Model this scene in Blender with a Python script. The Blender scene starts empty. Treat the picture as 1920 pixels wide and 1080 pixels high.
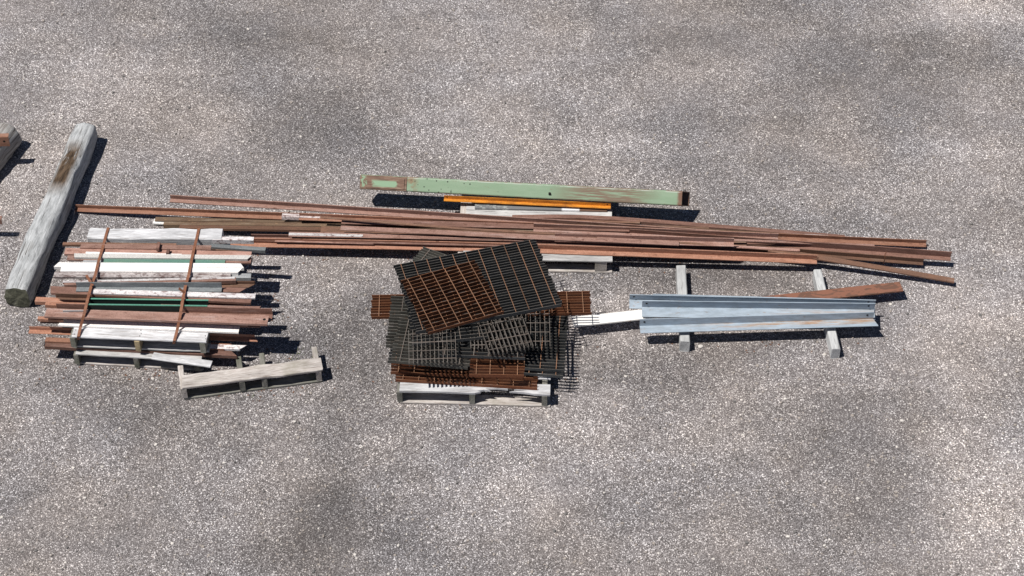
import bpy, bmesh, math, random
from mathutils import Vector, Matrix, noise as mnoise

random.seed(7)
scene = bpy.context.scene
C = scene.collection

# ------------------------------------------------------------------ camera
F_PX, PITCH, CAM_H = 3700.0, math.radians(44.0), 11.0
CAM_Y = -CAM_H / math.tan(PITCH)
cam_d = bpy.data.cameras.new('camera')
cam_d.sensor_width = 36.0
cam_d.lens = 36.0 * F_PX / 1920.0
cam_d.clip_end = 500
cam = bpy.data.objects.new('camera', cam_d)
C.objects.link(cam)
cam.location = (0, CAM_Y, CAM_H)
cam.rotation_euler = (math.radians(90) - PITCH, 0, 0)
scene.camera = cam

# ------------------------------------------------------------------ sky, sun, exposure
SUN = Vector((-0.45, -0.21, 1.0)).normalized()
world = bpy.data.worlds.new('World')
scene.world = world
world.use_nodes = True
wn = world.node_tree.nodes
sky = wn.new('ShaderNodeTexSky')
sky.sky_type = 'NISHITA'
sky.sun_disc = False
sky.air_density = 0.6
sky.dust_density = 0.2
sky.sun_elevation = math.asin(SUN.z)
sky.sun_rotation = math.atan2(SUN.x, SUN.y)
wn['Background'].inputs['Strength'].default_value = 0.05
world.node_tree.links.new(sky.outputs[0], wn['Background'].inputs['Color'])
sun_d = bpy.data.lights.new('sun', 'SUN')
sun_d.energy = 5.0
sun_d.angle = math.radians(0.5)
sun_d.color = (1.0, 0.965, 0.91)
sun = bpy.data.objects.new('sun', sun_d)
C.objects.link(sun)
sun.rotation_euler = SUN.to_track_quat('Z', 'Y').to_euler()
sun.location = SUN * 30
scene.view_settings.view_transform = 'Standard'
scene.view_settings.look = 'None'
scene.view_settings.gamma = 1
scene.view_settings.exposure = 0.0

# ------------------------------------------------------------------ measuring helper: photograph point + height above ground -> place in the yard
def P(px, py, z=0.0):
    u, v = (px - 960) / F_PX, (540 - py) / F_PX
    d = Vector((u, math.cos(PITCH) + v * math.sin(PITCH), -math.sin(PITCH) + v * math.cos(PITCH)))
    t = (z - CAM_H) / d.z
    return Vector((0, CAM_Y, CAM_H)) + d * t

# ------------------------------------------------------------------ materials
def new_mat(name, rough=0.8, metal=0.0, spec=0.3):
    m = bpy.data.materials.new(name)
    m.use_nodes = True
    b = m.node_tree.nodes['Principled BSDF']
    b.inputs['Roughness'].default_value = rough
    b.inputs['Metallic'].default_value = metal
    b.inputs['Specular IOR Level'].default_value = spec
    return m, m.node_tree.nodes, m.node_tree.links, b

def coords(N, L, scale, rnd=True, loc=(0, 0, 0)):
    tc = N.new('ShaderNodeTexCoord')
    mp = N.new('ShaderNodeMapping')
    mp.inputs['Scale'].default_value = scale
    mp.inputs['Location'].default_value = loc
    if rnd:
        oi = N.new('ShaderNodeObjectInfo')
        mu = N.new('ShaderNodeMath'); mu.operation = 'MULTIPLY'; mu.inputs[1].default_value = 57.0
        L.new(oi.outputs['Random'], mu.inputs[0])
        ad = N.new('ShaderNodeVectorMath'); ad.operation = 'ADD'
        L.new(tc.outputs['Object'], mp.inputs['Vector'])
        L.new(mp.outputs[0], ad.inputs[0]); L.new(mu.outputs[0], ad.inputs[1])
        return ad.outputs[0]
    L.new(tc.outputs['Object'], mp.inputs['Vector'])
    return mp.outputs[0]

def noise(N, L, vec, scale, detail=4, rough=0.6, dist=0.0):
    n = N.new('ShaderNodeTexNoise')
    n.inputs['Scale'].default_value = scale
    n.inputs['Detail'].default_value = detail
    n.inputs['Roughness'].default_value = rough
    n.inputs['Distortion'].default_value = dist
    L.new(vec, n.inputs['Vector'])
    return n.outputs['Fac']

def ramp(N, L, fac, stops, interp='LINEAR'):
    r = N.new('ShaderNodeValToRGB')
    r.color_ramp.interpolation = interp
    e = r.color_ramp.elements
    while len(e) < len(stops):
        e.new(0.5)
    for i, (p, c) in enumerate(stops):
        e[i].position = p
        e[i].color = (c, c, c, 1) if isinstance(c, (int, float)) else (*c, 1)
    L.new(fac, r.inputs[0])
    return r.outputs[0]

def mix(N, L, fac, a, b, mode='MIX'):
    m = N.new('ShaderNodeMix'); m.data_type = 'RGBA'; m.blend_type = mode
    for sock, v in ((m.inputs['Factor'], fac), (m.inputs['A'], a), (m.inputs['B'], b)):
        if isinstance(v, (int, float)):
            sock.default_value = v
        elif isinstance(v, tuple):
            sock.default_value = (*v, 1)
        else:
            L.new(v, sock)
    return m.outputs['Result']

def math_n(N, L, op, a, b=None, clamp=False):
    m = N.new('ShaderNodeMath'); m.operation = op; m.use_clamp = clamp
    for i, v in enumerate((a, b)):
        if v is None: continue
        if isinstance(v, (int, float)): m.inputs[i].default_value = v
        else: L.new(v, m.inputs[i])
    return m.outputs[0]

def band(N, L, val, lo, hi, soft):
    """1 between lo and hi with soft borders"""
    a = N.new('ShaderNodeMapRange'); a.inputs['From Min'].default_value = lo - soft; a.inputs['From Max'].default_value = lo + soft
    b = N.new('ShaderNodeMapRange'); b.inputs['From Min'].default_value = hi - soft; b.inputs['From Max'].default_value = hi + soft
    b.inputs['To Min'].default_value = 1; b.inputs['To Max'].default_value = 0
    L.new(val, a.inputs['Value']); L.new(val, b.inputs['Value'])
    return math_n(N, L, 'MULTIPLY', a.outputs[0], b.outputs[0])

def bump(N, L, b, h, strength, dist):
    n = N.new('ShaderNodeBump')
    n.inputs['Strength'].default_value = strength
    n.inputs['Distance'].default_value = dist
    L.new(h, n.inputs['Height'])
    L.new(n.outputs[0], b.inputs['Normal'])

def steel_mat(name, base, worn, spot, pale=None, rough=0.72, spot_lo=0.58, patch_lo=0.45):
    """painted or rusting steel: two tones in streaks along the bar plus spots, different on every bar"""
    m, N, L, b = new_mat(name, rough, 0.0, 0.35)
    v = coords(N, L, (2.4, 11, 11))
    big = noise(N, L, v, 2.2, 5, 0.65, 0.4)
    v2 = coords(N, L, (14, 24, 24))
    sp = noise(N, L, v2, 1.6, 5, 0.7)
    v3 = coords(N, L, (60, 60, 60))
    fine = noise(N, L, v3, 2.0, 3, 0.6)
    c = mix(N, L, ramp(N, L, big, [(patch_lo, 0.0), (patch_lo + 0.2, 1.0)]), base, worn)
    c = mix(N, L, ramp(N, L, sp, [(spot_lo, 0.0), (spot_lo + 0.1, 0.85)]), c, spot)
    if pale:
        v4 = coords(N, L, (3, 25, 25), True, (5, 2, 7))
        pn = noise(N, L, v4, 1.5, 4, 0.65)
        c = mix(N, L, ramp(N, L, pn, [(0.56, 0.0), (0.7, 0.6)]), c, pale)
    c = mix(N, L, 1.0, c, ramp(N, L, fine, [(0.3, 0.72), (0.7, 1.22)]), 'MULTIPLY')
    oi = N.new('ShaderNodeObjectInfo')
    c = mix(N, L, 1.0, c, ramp(N, L, oi.outputs['Random'], [(0.0, (0.68, 0.66, 0.64)), (0.5, (1.0, 1.0, 1.0)), (1.0, (1.2, 1.16, 1.14))]), 'MULTIPLY')
    L.new(c, b.inputs['Base Color'])
    bump(N, L, b, fine, 0.25, 0.002)
    return m

def wood_mat(name, light, dark, crack=(0.05, 0.045, 0.04), green=None):
    m, N, L, b = new_mat(name, 0.85, 0, 0.2)
    v = coords(N, L, (7, 66, 66))
    g = noise(N, L, v, 1.5, 8, 0.72, 0.4)
    v2 = coords(N, L, (3, 9, 9))
    big = noise(N, L, v2, 1.2, 4, 0.6)
    c = mix(N, L, ramp(N, L, g, [(0.36, 0.0), (0.62, 1.0)]), dark, light)
    c = mix(N, L, 1.0, c, ramp(N, L, big, [(0.3, 0.7), (0.65, 1.1)]), 'MULTIPLY')
    v3 = coords(N, L, (3, 60, 60), True, (3, 1, 2))
    ck = noise(N, L, v3, 1.3, 5, 0.7, 0.3)
    c = mix(N, L, ramp(N, L, ck, [(0.56, 0.0), (0.66, 0.8)]), c, crack)
    if green:
        v4 = coords(N, L, (2, 2, 2), True, (9, 3, 1))
        c = mix(N, L, ramp(N, L, noise(N, L, v4, 2.2, 5), [(0.5, 0.0), (0.66, 0.65)]), c, green)
    oi = N.new('ShaderNodeObjectInfo')
    c = mix(N, L, 1.0, c, ramp(N, L, oi.outputs['Random'], [(0.0, 0.8), (1.0, 1.12)]), 'MULTIPLY')
    L.new(c, b.inputs['Base Color'])
    bump(N, L, b, g, 0.6, 0.004)
    return m

M = {}
M['primer'] = steel_mat('red_primer_steel', (0.215, 0.118, 0.092), (0.145, 0.078, 0.058), (0.1, 0.045, 0.03), (0.36, 0.24, 0.21))
M['primer_warm'] = steel_mat('warm_primer_steel', (0.36, 0.185, 0.125), (0.27, 0.13, 0.085), (0.12, 0.05, 0.03), (0.42, 0.26, 0.2))
M['primer_pink'] = steel_mat('faded_primer_steel', (0.38, 0.228, 0.186), (0.26, 0.145, 0.113), (0.14, 0.06, 0.04), (0.5, 0.38, 0.35))
M['brown'] = steel_mat('brown_rust_steel', (0.17, 0.095, 0.065), (0.22, 0.115, 0.075), (0.09, 0.042, 0.025), (0.3, 0.21, 0.16))
M['olive'] = steel_mat('dull_brown_steel', (0.17, 0.115, 0.075), (0.125, 0.075, 0.05), (0.3, 0.19, 0.11), (0.34, 0.29, 0.24))
M['white'] = steel_mat('white_painted_steel', (0.83, 0.82, 0.8), (0.76, 0.74, 0.72), (0.42, 0.3, 0.23), None, 0.5, 0.72)
M['white_worn'] = steel_mat('peeling_white_steel', (0.72, 0.7, 0.7), (0.5, 0.46, 0.47), (0.2, 0.12, 0.11), None, 0.6, 0.52)
M['mottled'] = steel_mat('mottled_white_steel', (0.62, 0.58, 0.58), (0.22, 0.155, 0.15), (0.14, 0.085, 0.08), (0.75, 0.73, 0.73), 0.6, 0.5)
M['galv'] = steel_mat('weathered_grey_steel', (0.36, 0.37, 0.38), (0.27, 0.28, 0.29), (0.3, 0.2, 0.13), (0.55, 0.55, 0.55), 0.55, 0.66)
M['grey_dark'] = steel_mat('slate_grey_steel', (0.2, 0.215, 0.225), (0.3, 0.32, 0.33), (0.5, 0.5, 0.5), None, 0.6, 0.64)
M['green'] = steel_mat('teal_green_steel', (0.145, 0.3, 0.25), (0.19, 0.32, 0.25), (0.14, 0.12, 0.08), None, 0.55, 0.72)
M['green_dark'] = steel_mat('dark_green_steel', (0.09, 0.27, 0.2), (0.13, 0.3, 0.22), (0.03, 0.05, 0.04), None, 0.55, 0.66)
M['channel_shade'] = steel_mat('shade_dark_green_steel', (0.012, 0.022, 0.02), (0.02, 0.032, 0.028), (0.03, 0.03, 0.025), None, 0.8)  # near-black colour paints in the shade inside the open green channel
M['orange'] = steel_mat('orange_painted_steel', (0.66, 0.26, 0.03), (0.38, 0.145, 0.025), (0.26, 0.1, 0.03), None, 0.5, 0.58, 0.38)
M['strap'] = steel_mat('rusty_strap_steel', (0.24, 0.105, 0.06), (0.18, 0.075, 0.042), (0.1, 0.045, 0.03))
M['plate'] = steel_mat('rusted_plate_steel', (0.2, 0.1, 0.065), (0.15, 0.09, 0.065), (0.28, 0.2, 0.14))
M['grate_dark'] = steel_mat('dark_grating_steel', (0.036, 0.04, 0.044), (0.055, 0.06, 0.064), (0.1, 0.085, 0.07), (0.11, 0.12, 0.12), 0.6)
M['grate_green'] = steel_mat('grey_green_grating_steel', (0.07, 0.068, 0.06), (0.095, 0.09, 0.08), (0.12, 0.075, 0.05), (0.15, 0.17, 0.15), 0.6)
M['grate_rust'] = steel_mat('rusted_grating_steel', (0.13, 0.042, 0.018), (0.17, 0.062, 0.026), (0.085, 0.028, 0.014), (0.26, 0.12, 0.06))
M['grate_light'] = steel_mat('grey_grating_steel', (0.11, 0.1, 0.09), (0.15, 0.135, 0.125), (0.14, 0.075, 0.045))
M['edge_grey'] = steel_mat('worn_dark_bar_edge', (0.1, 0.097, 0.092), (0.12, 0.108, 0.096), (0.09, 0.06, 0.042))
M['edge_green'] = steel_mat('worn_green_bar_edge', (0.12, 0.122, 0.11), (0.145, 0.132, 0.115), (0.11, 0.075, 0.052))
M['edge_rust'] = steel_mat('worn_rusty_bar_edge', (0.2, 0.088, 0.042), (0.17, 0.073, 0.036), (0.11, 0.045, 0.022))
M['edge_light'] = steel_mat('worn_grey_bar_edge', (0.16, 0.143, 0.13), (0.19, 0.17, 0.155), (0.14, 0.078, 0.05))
M['rod_rust'] = steel_mat('rusted_rod_steel', (0.27, 0.145, 0.085), (0.22, 0.115, 0.068), (0.14, 0.066, 0.038))
M['rod_grey'] = steel_mat('grey_rod_steel', (0.15, 0.125, 0.108), (0.18, 0.16, 0.145), (0.15, 0.085, 0.052))
M['wood_grey'] = wood_mat('bleached_grey_wood', (0.64, 0.63, 0.62), (0.4, 0.39, 0.385))
M['wood_white'] = wood_mat('bleached_white_wood', (0.72, 0.72, 0.735), (0.46, 0.455, 0.47), (0.2, 0.17, 0.15))
M['wood_old'] = wood_mat('old_pallet_wood', (0.62, 0.58, 0.55), (0.36, 0.31, 0.28), (0.1, 0.07, 0.055), (0.27, 0.25, 0.2))
M['wood_dark'] = wood_mat('dirty_pallet_wood', (0.3, 0.29, 0.26), (0.17, 0.165, 0.14), (0.03, 0.03, 0.025), (0.12, 0.13, 0.09))
M['wood_yellow'] = wood_mat('fresh_pallet_wood', (0.5, 0.41, 0.26), (0.36, 0.28, 0.16))
M['wood_timber'] = wood_mat('weathered_timber', (0.72, 0.725, 0.72), (0.52, 0.525, 0.53), (0.2, 0.19, 0.18))

# ------------------------------------------------------------------ mesh helpers
def tag(o, label, cat, group=None):
    o['label'] = label
    o['category'] = cat
    o['kind'] = 'thing'
    if group:
        o['group'] = group
    return o

def link(name, mesh, mat, parent=None):
    o = bpy.data.objects.new(name, mesh)
    C.objects.link(o)
    if mat is not None and len(mesh.materials) == 0:
        mesh.materials.append(mat if not isinstance(mat, str) else M[mat])
    if parent is not None:
        o.parent = parent
    return o

def empty(name, loc, rotz=0.0):
    o = bpy.data.objects.new(name, None)
    o.empty_display_size = 0.05
    C.objects.link(o)
    o.location = loc
    o.rotation_euler = (0, 0, rotz)
    return o

def mesh_from(name, verts, faces, smooth=False):
    me = bpy.data.meshes.new(name)
    me.from_pydata(verts, [], faces)
    bm = bmesh.new(); bm.from_mesh(me)
    bmesh.ops.recalc_face_normals(bm, faces=bm.faces)
    bm.to_mesh(me); bm.free()
    if smooth:
        for p in me.polygons: p.use_smooth = True
    me.update()
    return me

def box_mesh(name, lx, ly, lz, c=(0, 0, 0)):
    x, y, z = lx / 2, ly / 2, lz / 2
    v = [(c[0] + i * x, c[1] + j * y, c[2] + k * z) for i in (-1, 1) for j in (-1, 1) for k in (-1, 1)]
    f = [(0, 1, 3, 2), (4, 6, 7, 5), (0, 4, 5, 1), (2, 3, 7, 6), (0, 2, 6, 4), (1, 5, 7, 3)]
    return mesh_from(name, v, f)

def profile(kind, w1, w2, t):
    """cross-sections in (y away from camera, z up); (0,0) is the near top edge of the flat leg"""
    if kind == 'LB': return [(0, -t), (w1, -t), (w1, w2), (w1 - t, w2), (w1 - t, 0), (0, 0)]
    if kind == 'LF': return [(0, -w2), (t, -w2), (t, -t), (w1, -t), (w1, 0), (0, 0)]
    if kind == 'FL': return [(0, -w2), (w1, -w2), (w1, 0), (0, 0)]
    if kind == 'LK': return [(0, -t), (w1 - t, -t), (w1 - t, -w2), (w1, -w2), (w1, 0), (0, 0)]
    if kind == 'CU': return [(0, -w2), (w1, -w2), (w1, 0), (w1 - t, 0), (w1 - t, t - w2), (t, t - w2), (t, 0), (0, 0)]

def sweep(name, pts, prof, seg=10, skew=(0, 0), roll=0.0, wob=0.0, holes=None, drop_end=None):
    """sweep a closed section along world points; mesh stays local with x along the piece"""
    a, b = pts[0], pts[-1]
    x = (b - a).normalized()
    up = Vector((0, 0, 1))
    y = up.cross(x).normalized()
    z = x.cross(y).normalized()
    mw = Matrix((x, y, z)).transposed().to_4x4()
    mw.translation = a
    inv = mw.inverted()
    loc = [inv @ p for p in pts]
    ln = (b - a).length
    cr, sr = math.cos(roll), math.sin(roll)
    n = max(1, seg)
    ph = random.uniform(0, 50)
    verts = []
    def curve(s):
        t = s * (len(loc) - 1)
        i = min(int(t), len(loc) - 2); f = t - i
        p0 = loc[max(i - 1, 0)]; p1 = loc[i]; p2 = loc[i + 1]; p3 = loc[min(i + 2, len(loc) - 1)]
        if len(loc) == 2: return p1.lerp(p2, f)
        return 0.5 * ((2 * p1) + (p2 - p0) * f + (2 * p0 - 5 * p1 + 4 * p2 - p3) * f * f + (3 * p1 - p0 - 3 * p2 + p3) * f ** 3)
    k = len(prof)
    wmax = max(p[0] for p in prof) or 1
    for i in range(n + 1):
        s = i / n
        c = curve(s)
        wy = wob * mnoise.noise(Vector((s * ln * 0.9 + ph, 0, 0)))
        wz = 0.4 * wob * mnoise.noise(Vector((s * ln * 0.9 + ph, 9, 0)))
        for (py, pz) in prof:
            sk = (skew[0] * (1 - py / wmax) if i == 0 else skew[1] * (1 - py / wmax) if i == n else 0)
            verts.append((c.x + sk, c.y + wy + py * cr - pz * sr, c.z + wz + py * sr + pz * cr))
    faces = []
    for i in range(n):
        for j in range(k):
            j2 = (j + 1) % k
            faces.append((i * k + j, i * k + j2, (i + 1) * k + j2, (i + 1) * k + j))
    faces.append(tuple(range(k)))
    faces.append(tuple(range(n * k, n * k + k)))
    return mesh_from(name, verts, faces), mw, ln

def bar(name, label, cat, pts, kind, w1, w2, mat, t=0.006, skew=(0, 0), roll=0.0, wob=0.008, group=None, seg=None, parent=None):
    """pts: (photo x, photo y, height) of the near top edge, or world vectors"""
    wp = [p if isinstance(p, Vector) else P(*p) for p in pts]
    n = seg or max(4, int((wp[-1] - wp[0]).length * 4))
    me, mw, ln = sweep(name, wp, profile(kind, w1, w2, t), n, skew, roll, wob)
    o = link(name, me, mat)
    o.matrix_world = mw
    tag(o, label, cat, group)
    return o

def disc_hole(parent, x, y, z, r, face, mat='black'):
    """dark disc just proud of the steel, its colour painting the shade of a hole"""
    vs, fs = [], []
    n = 10
    for i in range(n):
        a = 2 * math.pi * i / n
        c, s = math.cos(a) * r, math.sin(a) * r
        if face == 'y':
            vs += [(x + c, y - 0.0012, z + s), (x + c * .9, y - 0.0006, z + s * .9)]
        else:
            vs += [(x + c, y + s, z + 0.0012), (x + c * .9, y + s * .9, z + 0.0006)]
    for i in range(n):
        j = (i + 1) % n
        fs.append((2 * i, 2 * j, 2 * j + 1, 2 * i + 1))
    fs.append(tuple(2 * i + 1 for i in range(n)))
    me = mesh_from('bolt_hole', vs, fs)
    return link('bolt_hole', me, M['hole'], parent)

hm, hN, hL, hb = new_mat('bolt_hole_dark', 0.9)
hb.inputs['Base Color'].default_value = (0.012, 0.01, 0.009, 1)
M['hole'] = hm

def board_mesh(name, ln, w, th, jag=0.004, seg=10, endjag=0.006, chamfer=0.004):
    """weathered plank: x 0..ln, y 0..w, z -th..0, uneven arrises and ends"""
    c = min(chamfer, th * .35)
    prof = [(c, -th), (w - c, -th), (w, -th + c), (w, -c), (w - c, 0), (c, 0), (0, -c), (0, -th + c)]
    ph = random.uniform(0, 99)
    vs, fs = [], []
    k = len(prof)
    for i in range(seg + 1):
        s = i / seg
        cup = 0.25 * jag * mnoise.noise(Vector((s * ln * 2 + ph, 4, 4)))
        for j, (y, z) in enumerate(prof):
            side = 1 if y > w / 2 else -1
            n1 = jag * mnoise.noise(Vector((s * ln * 6 + ph, side * 7.0, 0)))
            x = s * ln
            if i in (0, seg):
                x += endjag * mnoise.noise(Vector((ph, y * 60, i))) * 1.5
            vs.append((x, y + n1, z + cup))
    for i in range(seg):
        for j in range(k):
            j2 = (j + 1) % k
            fs.append((i * k + j, i * k + j2, (i + 1) * k + j2, (i + 1) * k + j))
    fs.append(tuple(range(k))); fs.append(tuple(range(seg * k, seg * k + k)))
    return mesh_from(name, vs, fs)

# ------------------------------------------------------------------ ground
def ground_material():
    m, N, L, b = new_mat('chip_seal_gravel', 0.9, 0, 0.25)
    tc = N.new('ShaderNodeTexCoord')
    pos = tc.outputs['Object']
    wob = N.new('ShaderNodeTexNoise'); wob.inputs['Scale'].default_value = 90; wob.inputs['Detail'].default_value = 2
    L.new(pos, wob.inputs['Vector'])
    add = N.new('ShaderNodeVectorMath'); add.operation = 'MULTIPLY_ADD'
    add.inputs[1].default_value = (0.007, 0.007, 0.0)
    L.new(wob.outputs['Color'], add.inputs[0]); L.new(pos, add.inputs[2])
    def vor(scale, vec, feat='F1', rnd=1.0):
        v = N.new('ShaderNodeTexVoronoi'); v.feature = feat
        v.voronoi_dimensions = '2D'
        v.inputs['Scale'].default_value = scale
        v.inputs['Randomness'].default_value = rnd
        L.new(vec, v.inputs['Vector'])
        return v
    v1 = vor(134, add.outputs[0])
    v2 = vor(195, add.outputs[0])
    v3 = vor(46, add.outputs[0])
    sep = N.new('ShaderNodeSeparateColor'); L.new(v1.outputs['Color'], sep.inputs[0])
    sep2 = N.new('ShaderNodeSeparateColor'); L.new(v2.outputs['Color'], sep2.inputs[0])
    sep3 = N.new('ShaderNodeSeparateColor'); L.new(v3.outputs['Color'], sep3.inputs[0])
    # stone tone of each chip: binder-dark, grey, buff, white
    c1 = ramp(N, L, sep.outputs[0], [(0.0, (0.09, 0.083, 0.08)), (0.35, (0.155, 0.143, 0.139)), (0.62, (0.245, 0.229, 0.223)), (0.84, (0.4, 0.383, 0.372)), (1.0, (0.78, 0.755, 0.73))])
    c2 = ramp(N, L, sep2.outputs[0], [(0.0, (0.07, 0.064, 0.061)), (0.5, (0.165, 0.15, 0.144)), (0.85, (0.32, 0.3, 0.29)), (1.0, (0.62, 0.6, 0.58))])
    c = mix(N, L, ramp(N, L, sep.outputs[1], [(0.5, 0.0), (0.56, 1.0)]), c1, c2)
    # a few bigger pale chips
    bigm = math_n(N, L, 'MULTIPLY', ramp(N, L, sep3.outputs[1], [(0.935, 0.0), (0.95, 1.0)]), ramp(N, L, v3.outputs['Distance'], [(0.22, 1.0), (0.34, 0.0)]))
    c = mix(N, L, bigm, c, ramp(N, L, sep3.outputs[2], [(0.0, (0.42, 0.37, 0.33)), (1.0, (0.8, 0.77, 0.73))]))
    # dark binder between chips
    gap = ramp(N, L, v1.outputs['Distance'], [(0.3, 1.0), (0.75, 0.55)])
    c = mix(N, L, 1.0, c, gap, 'MULTIPLY')
    # where the binder has flushed up the chips show less
    fl = ramp(N, L, noise(N, L, pos, 0.9, 5, 0.62, 0.6), [(0.45, 0.0), (0.65, 0.22)])
    c = mix(N, L, fl, c, (0.205, 0.19, 0.186))
    # worn and tarry areas at several sizes
    n1 = noise(N, L, pos, 0.42, 6, 0.62, 0.4)
    n2 = noise(N, L, pos, 1.7, 5, 0.65)
    n3 = noise(N, L, pos, 7.0, 3, 0.6)
    tone = mix(N, L, 1.0, ramp(N, L, n1, [(0.3, 0.8), (0.68, 1.2)]), ramp(N, L, n2, [(0.3, 0.84), (0.7, 1.14)]), 'MULTIPLY')
    tone = mix(N, L, 1.0, tone, ramp(N, L, n3, [(0.3, 0.9), (0.7, 1.08)]), 'MULTIPLY')
    mpd = N.new('ShaderNodeMapping'); mpd.inputs['Scale'].default_value = (0.35, 1.5, 1); mpd.inputs['Rotation'].default_value = (0, 0, math.radians(-24))
    L.new(pos, mpd.inputs['Vector'])
    n5 = noise(N, L, mpd.outputs[0], 1.3, 6, 0.65, 0.5)
    tone = mix(N, L, 1.0, tone, ramp(N, L, n5, [(0.32, 0.84), (0.68, 1.12)]), 'MULTIPLY')
    tone = mix(N, L, 1.0, tone, (1.35, 1.338, 1.35), 'MULTIPLY')
    # tarry stains and bleached wear patches where the yard has them (x, y, half-width, half-depth, gain)
    warp = N.new('ShaderNodeTexNoise'); warp.inputs['Scale'].default_value = 1.1; warp.inputs['Detail'].default_value = 5
    L.new(pos, warp.inputs['Vector'])
    wv = N.new('ShaderNodeVectorMath'); wv.operation = 'MULTIPLY_ADD'; wv.inputs[1].default_value = (0.9, 0.9, 0)
    L.new(warp.outputs['Color'], wv.inputs[0]); L.new(pos, wv.inputs[2])
    for (px, py, rx, ry, gain) in STAINS:
        p = P(px, py)
        s = N.new('ShaderNodeVectorMath'); s.operation = 'SUBTRACT'; s.inputs[1].default_value = (p.x + .45, p.y + .45, 0)
        L.new(wv.outputs[0], s.inputs[0])
        d = N.new('ShaderNodeVectorMath'); d.operation = 'DIVIDE'; d.inputs[1].default_value = (rx, ry, 1e6)
        L.new(s.outputs[0], d.inputs[0])
        ln = N.new('ShaderNodeVectorMath'); ln.operation = 'LENGTH'; L.new(d.outputs[0], ln.inputs[0])
        mr = N.new('ShaderNodeMapRange'); mr.interpolation_type = 'SMOOTHSTEP'
        mr.inputs['From Min'].default_value = 0.15; mr.inputs['From Max'].default_value = 1.15
        mr.inputs['To Min'].default_value = gain; mr.inputs['To Max'].default_value = 1.0
        L.new(ln.outputs['Value'], mr.inputs['Value'])
        tone = mix(N, L, 1.0, tone, mr.outputs[0], 'MULTIPLY')
    c = mix(N, L, 1.0, c, tone, 'MULTIPLY')
    # faint warm and cool drift
    n4 = noise(N, L, pos, 0.8, 3)
    c = mix(N, L, 1.0, c, ramp(N, L, n4, [(0.35, (0.985, 0.99, 1.03)), (0.65, (1.03, 0.985, 0.955))]), 'MULTIPLY')
    L.new(c, b.inputs['Base Color'])
    h = math_n(N, L, 'ADD', math_n(N, L, 'MULTIPLY', v1.outputs['Distance'], -1.0), math_n(N, L, 'MULTIPLY', sep.outputs[2], 0.5))
    bump(N, L, b, h, 0.7, 0.005)
    return m

STAINS = [(600, 225, .8, .75, .68), (520, 70, 1.0, .9, .84), (1660, 125, 1.3, .7, .74), (610, 1010, .65, .45, .6), (80, 440, 1.0, .9, .92),
          (660, 640, .55, 1.1, .64), (610, 900, .38, .9, .74), (1330, 520, 1.1, .35, .72), (1450, 290, 1.3, .6, .88), (1230, 690, 1.2, .3, .76), (1640, 780, .8, .5, .84),
          (430, 345, .9, .45, .82), (1560, 930, .8, .5, .86), (930, 1020, 1.2, .4, .86), (300, 770, .9, .4, .8), (1250, 60, .9, .5, .9), (980, 660, .9, .4, .85),
          (1880, 930, .7, 1.2, 1.3), (1850, 260, .9, .9, 1.2), (1820, 20, .8, .5, 1.25), (200, 130, 1.1, .9, 1.14), (880, 900, .8, .6, 1.14),
          (900, 190, .7, 1.2, 1.16), (1120, 240, .9, .7, 1.12), (100, 330, .5, .5, 1.16), (1800, 600, .8, .7, 1.14), (1738, 118, .12, .05, 1.4), (100, 800, .8, .9, 1.08)]
gs = 120
gm = mesh_from('ground', [(-gs, -gs, 0), (gs, -gs, 0), (gs, gs, 0), (-gs, gs, 0)], [(0, 1, 2, 3)])
ground = link('ground', gm, ground_material())
ground['kind'] = 'structure'
ground['label'] = 'grey chip seal yard with pale stone chips and tarry stains'

# loose chips lying on the seal
def loose_chips():
    vs, fs, mi = [], [], []
    ico = bmesh.new(); bmesh.ops.create_icosphere(ico, subdivisions=1, radius=1)
    iv = [v.co.copy() for v in ico.verts]; jf = [[v.index for v in f.verts] for f in ico.faces]
    ico.free()
    for i in range(5200):
        px, py = random.uniform(-20, 1940), random.uniform(-20, 1100)
        p = P(px, py)
        r = random.choice((0.0055, 0.006, 0.007, 0.008, 0.009, 0.012))
        sx, sy, sz = r * random.uniform(.8, 1.4), r * random.uniform(.7, 1.2), r * random.uniform(.5, .8)
        a = random.uniform(0, 6.28); ca, sa = math.cos(a), math.sin(a)
        b0 = len(vs)
        for v in iv:
            j = 1 + random.uniform(-.22, .22)
            x, y, z = v.x * sx * j, v.y * sy * j, v.z * sz * j
            vs.append((p.x + x * ca - y * sa, p.y + x * sa + y * ca, z + sz * .6))
        mk = random.choice((0, 1, 1, 1, 2, 2))
        for f in jf:
            fs.append(tuple(b0 + q for q in f)); mi.append(mk)
    me = bpy.data.meshes.new('loose_gravel'); me.from_pydata(vs, [], fs)
    for n_, col in (('white_chip', (0.62, 0.58, 0.54)), ('buff_chip', (0.34, 0.3, 0.27)), ('grey_chip', (0.16, 0.15, 0.145))):
        m_, N, L, b = new_mat(n_, 0.85)
        nz = noise(N, L, coords(N, L, (80, 80, 80), False), 1.0, 3)
        L.new(mix(N, L, 1.0, col, ramp(N, L, nz, [(0.3, 0.75), (0.7, 1.25)]), 'MULTIPLY'), b.inputs['Base Color'])
        me.materials.append(m_)
    me.polygons.foreach_set('material_index', mi)
    o = link('loose_gravel', me, None)
    o['kind'] = 'stuff'; o['label'] = 'loose pale stone chips scattered over the yard'; o['category'] = 'gravel'
loose_chips()

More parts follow.
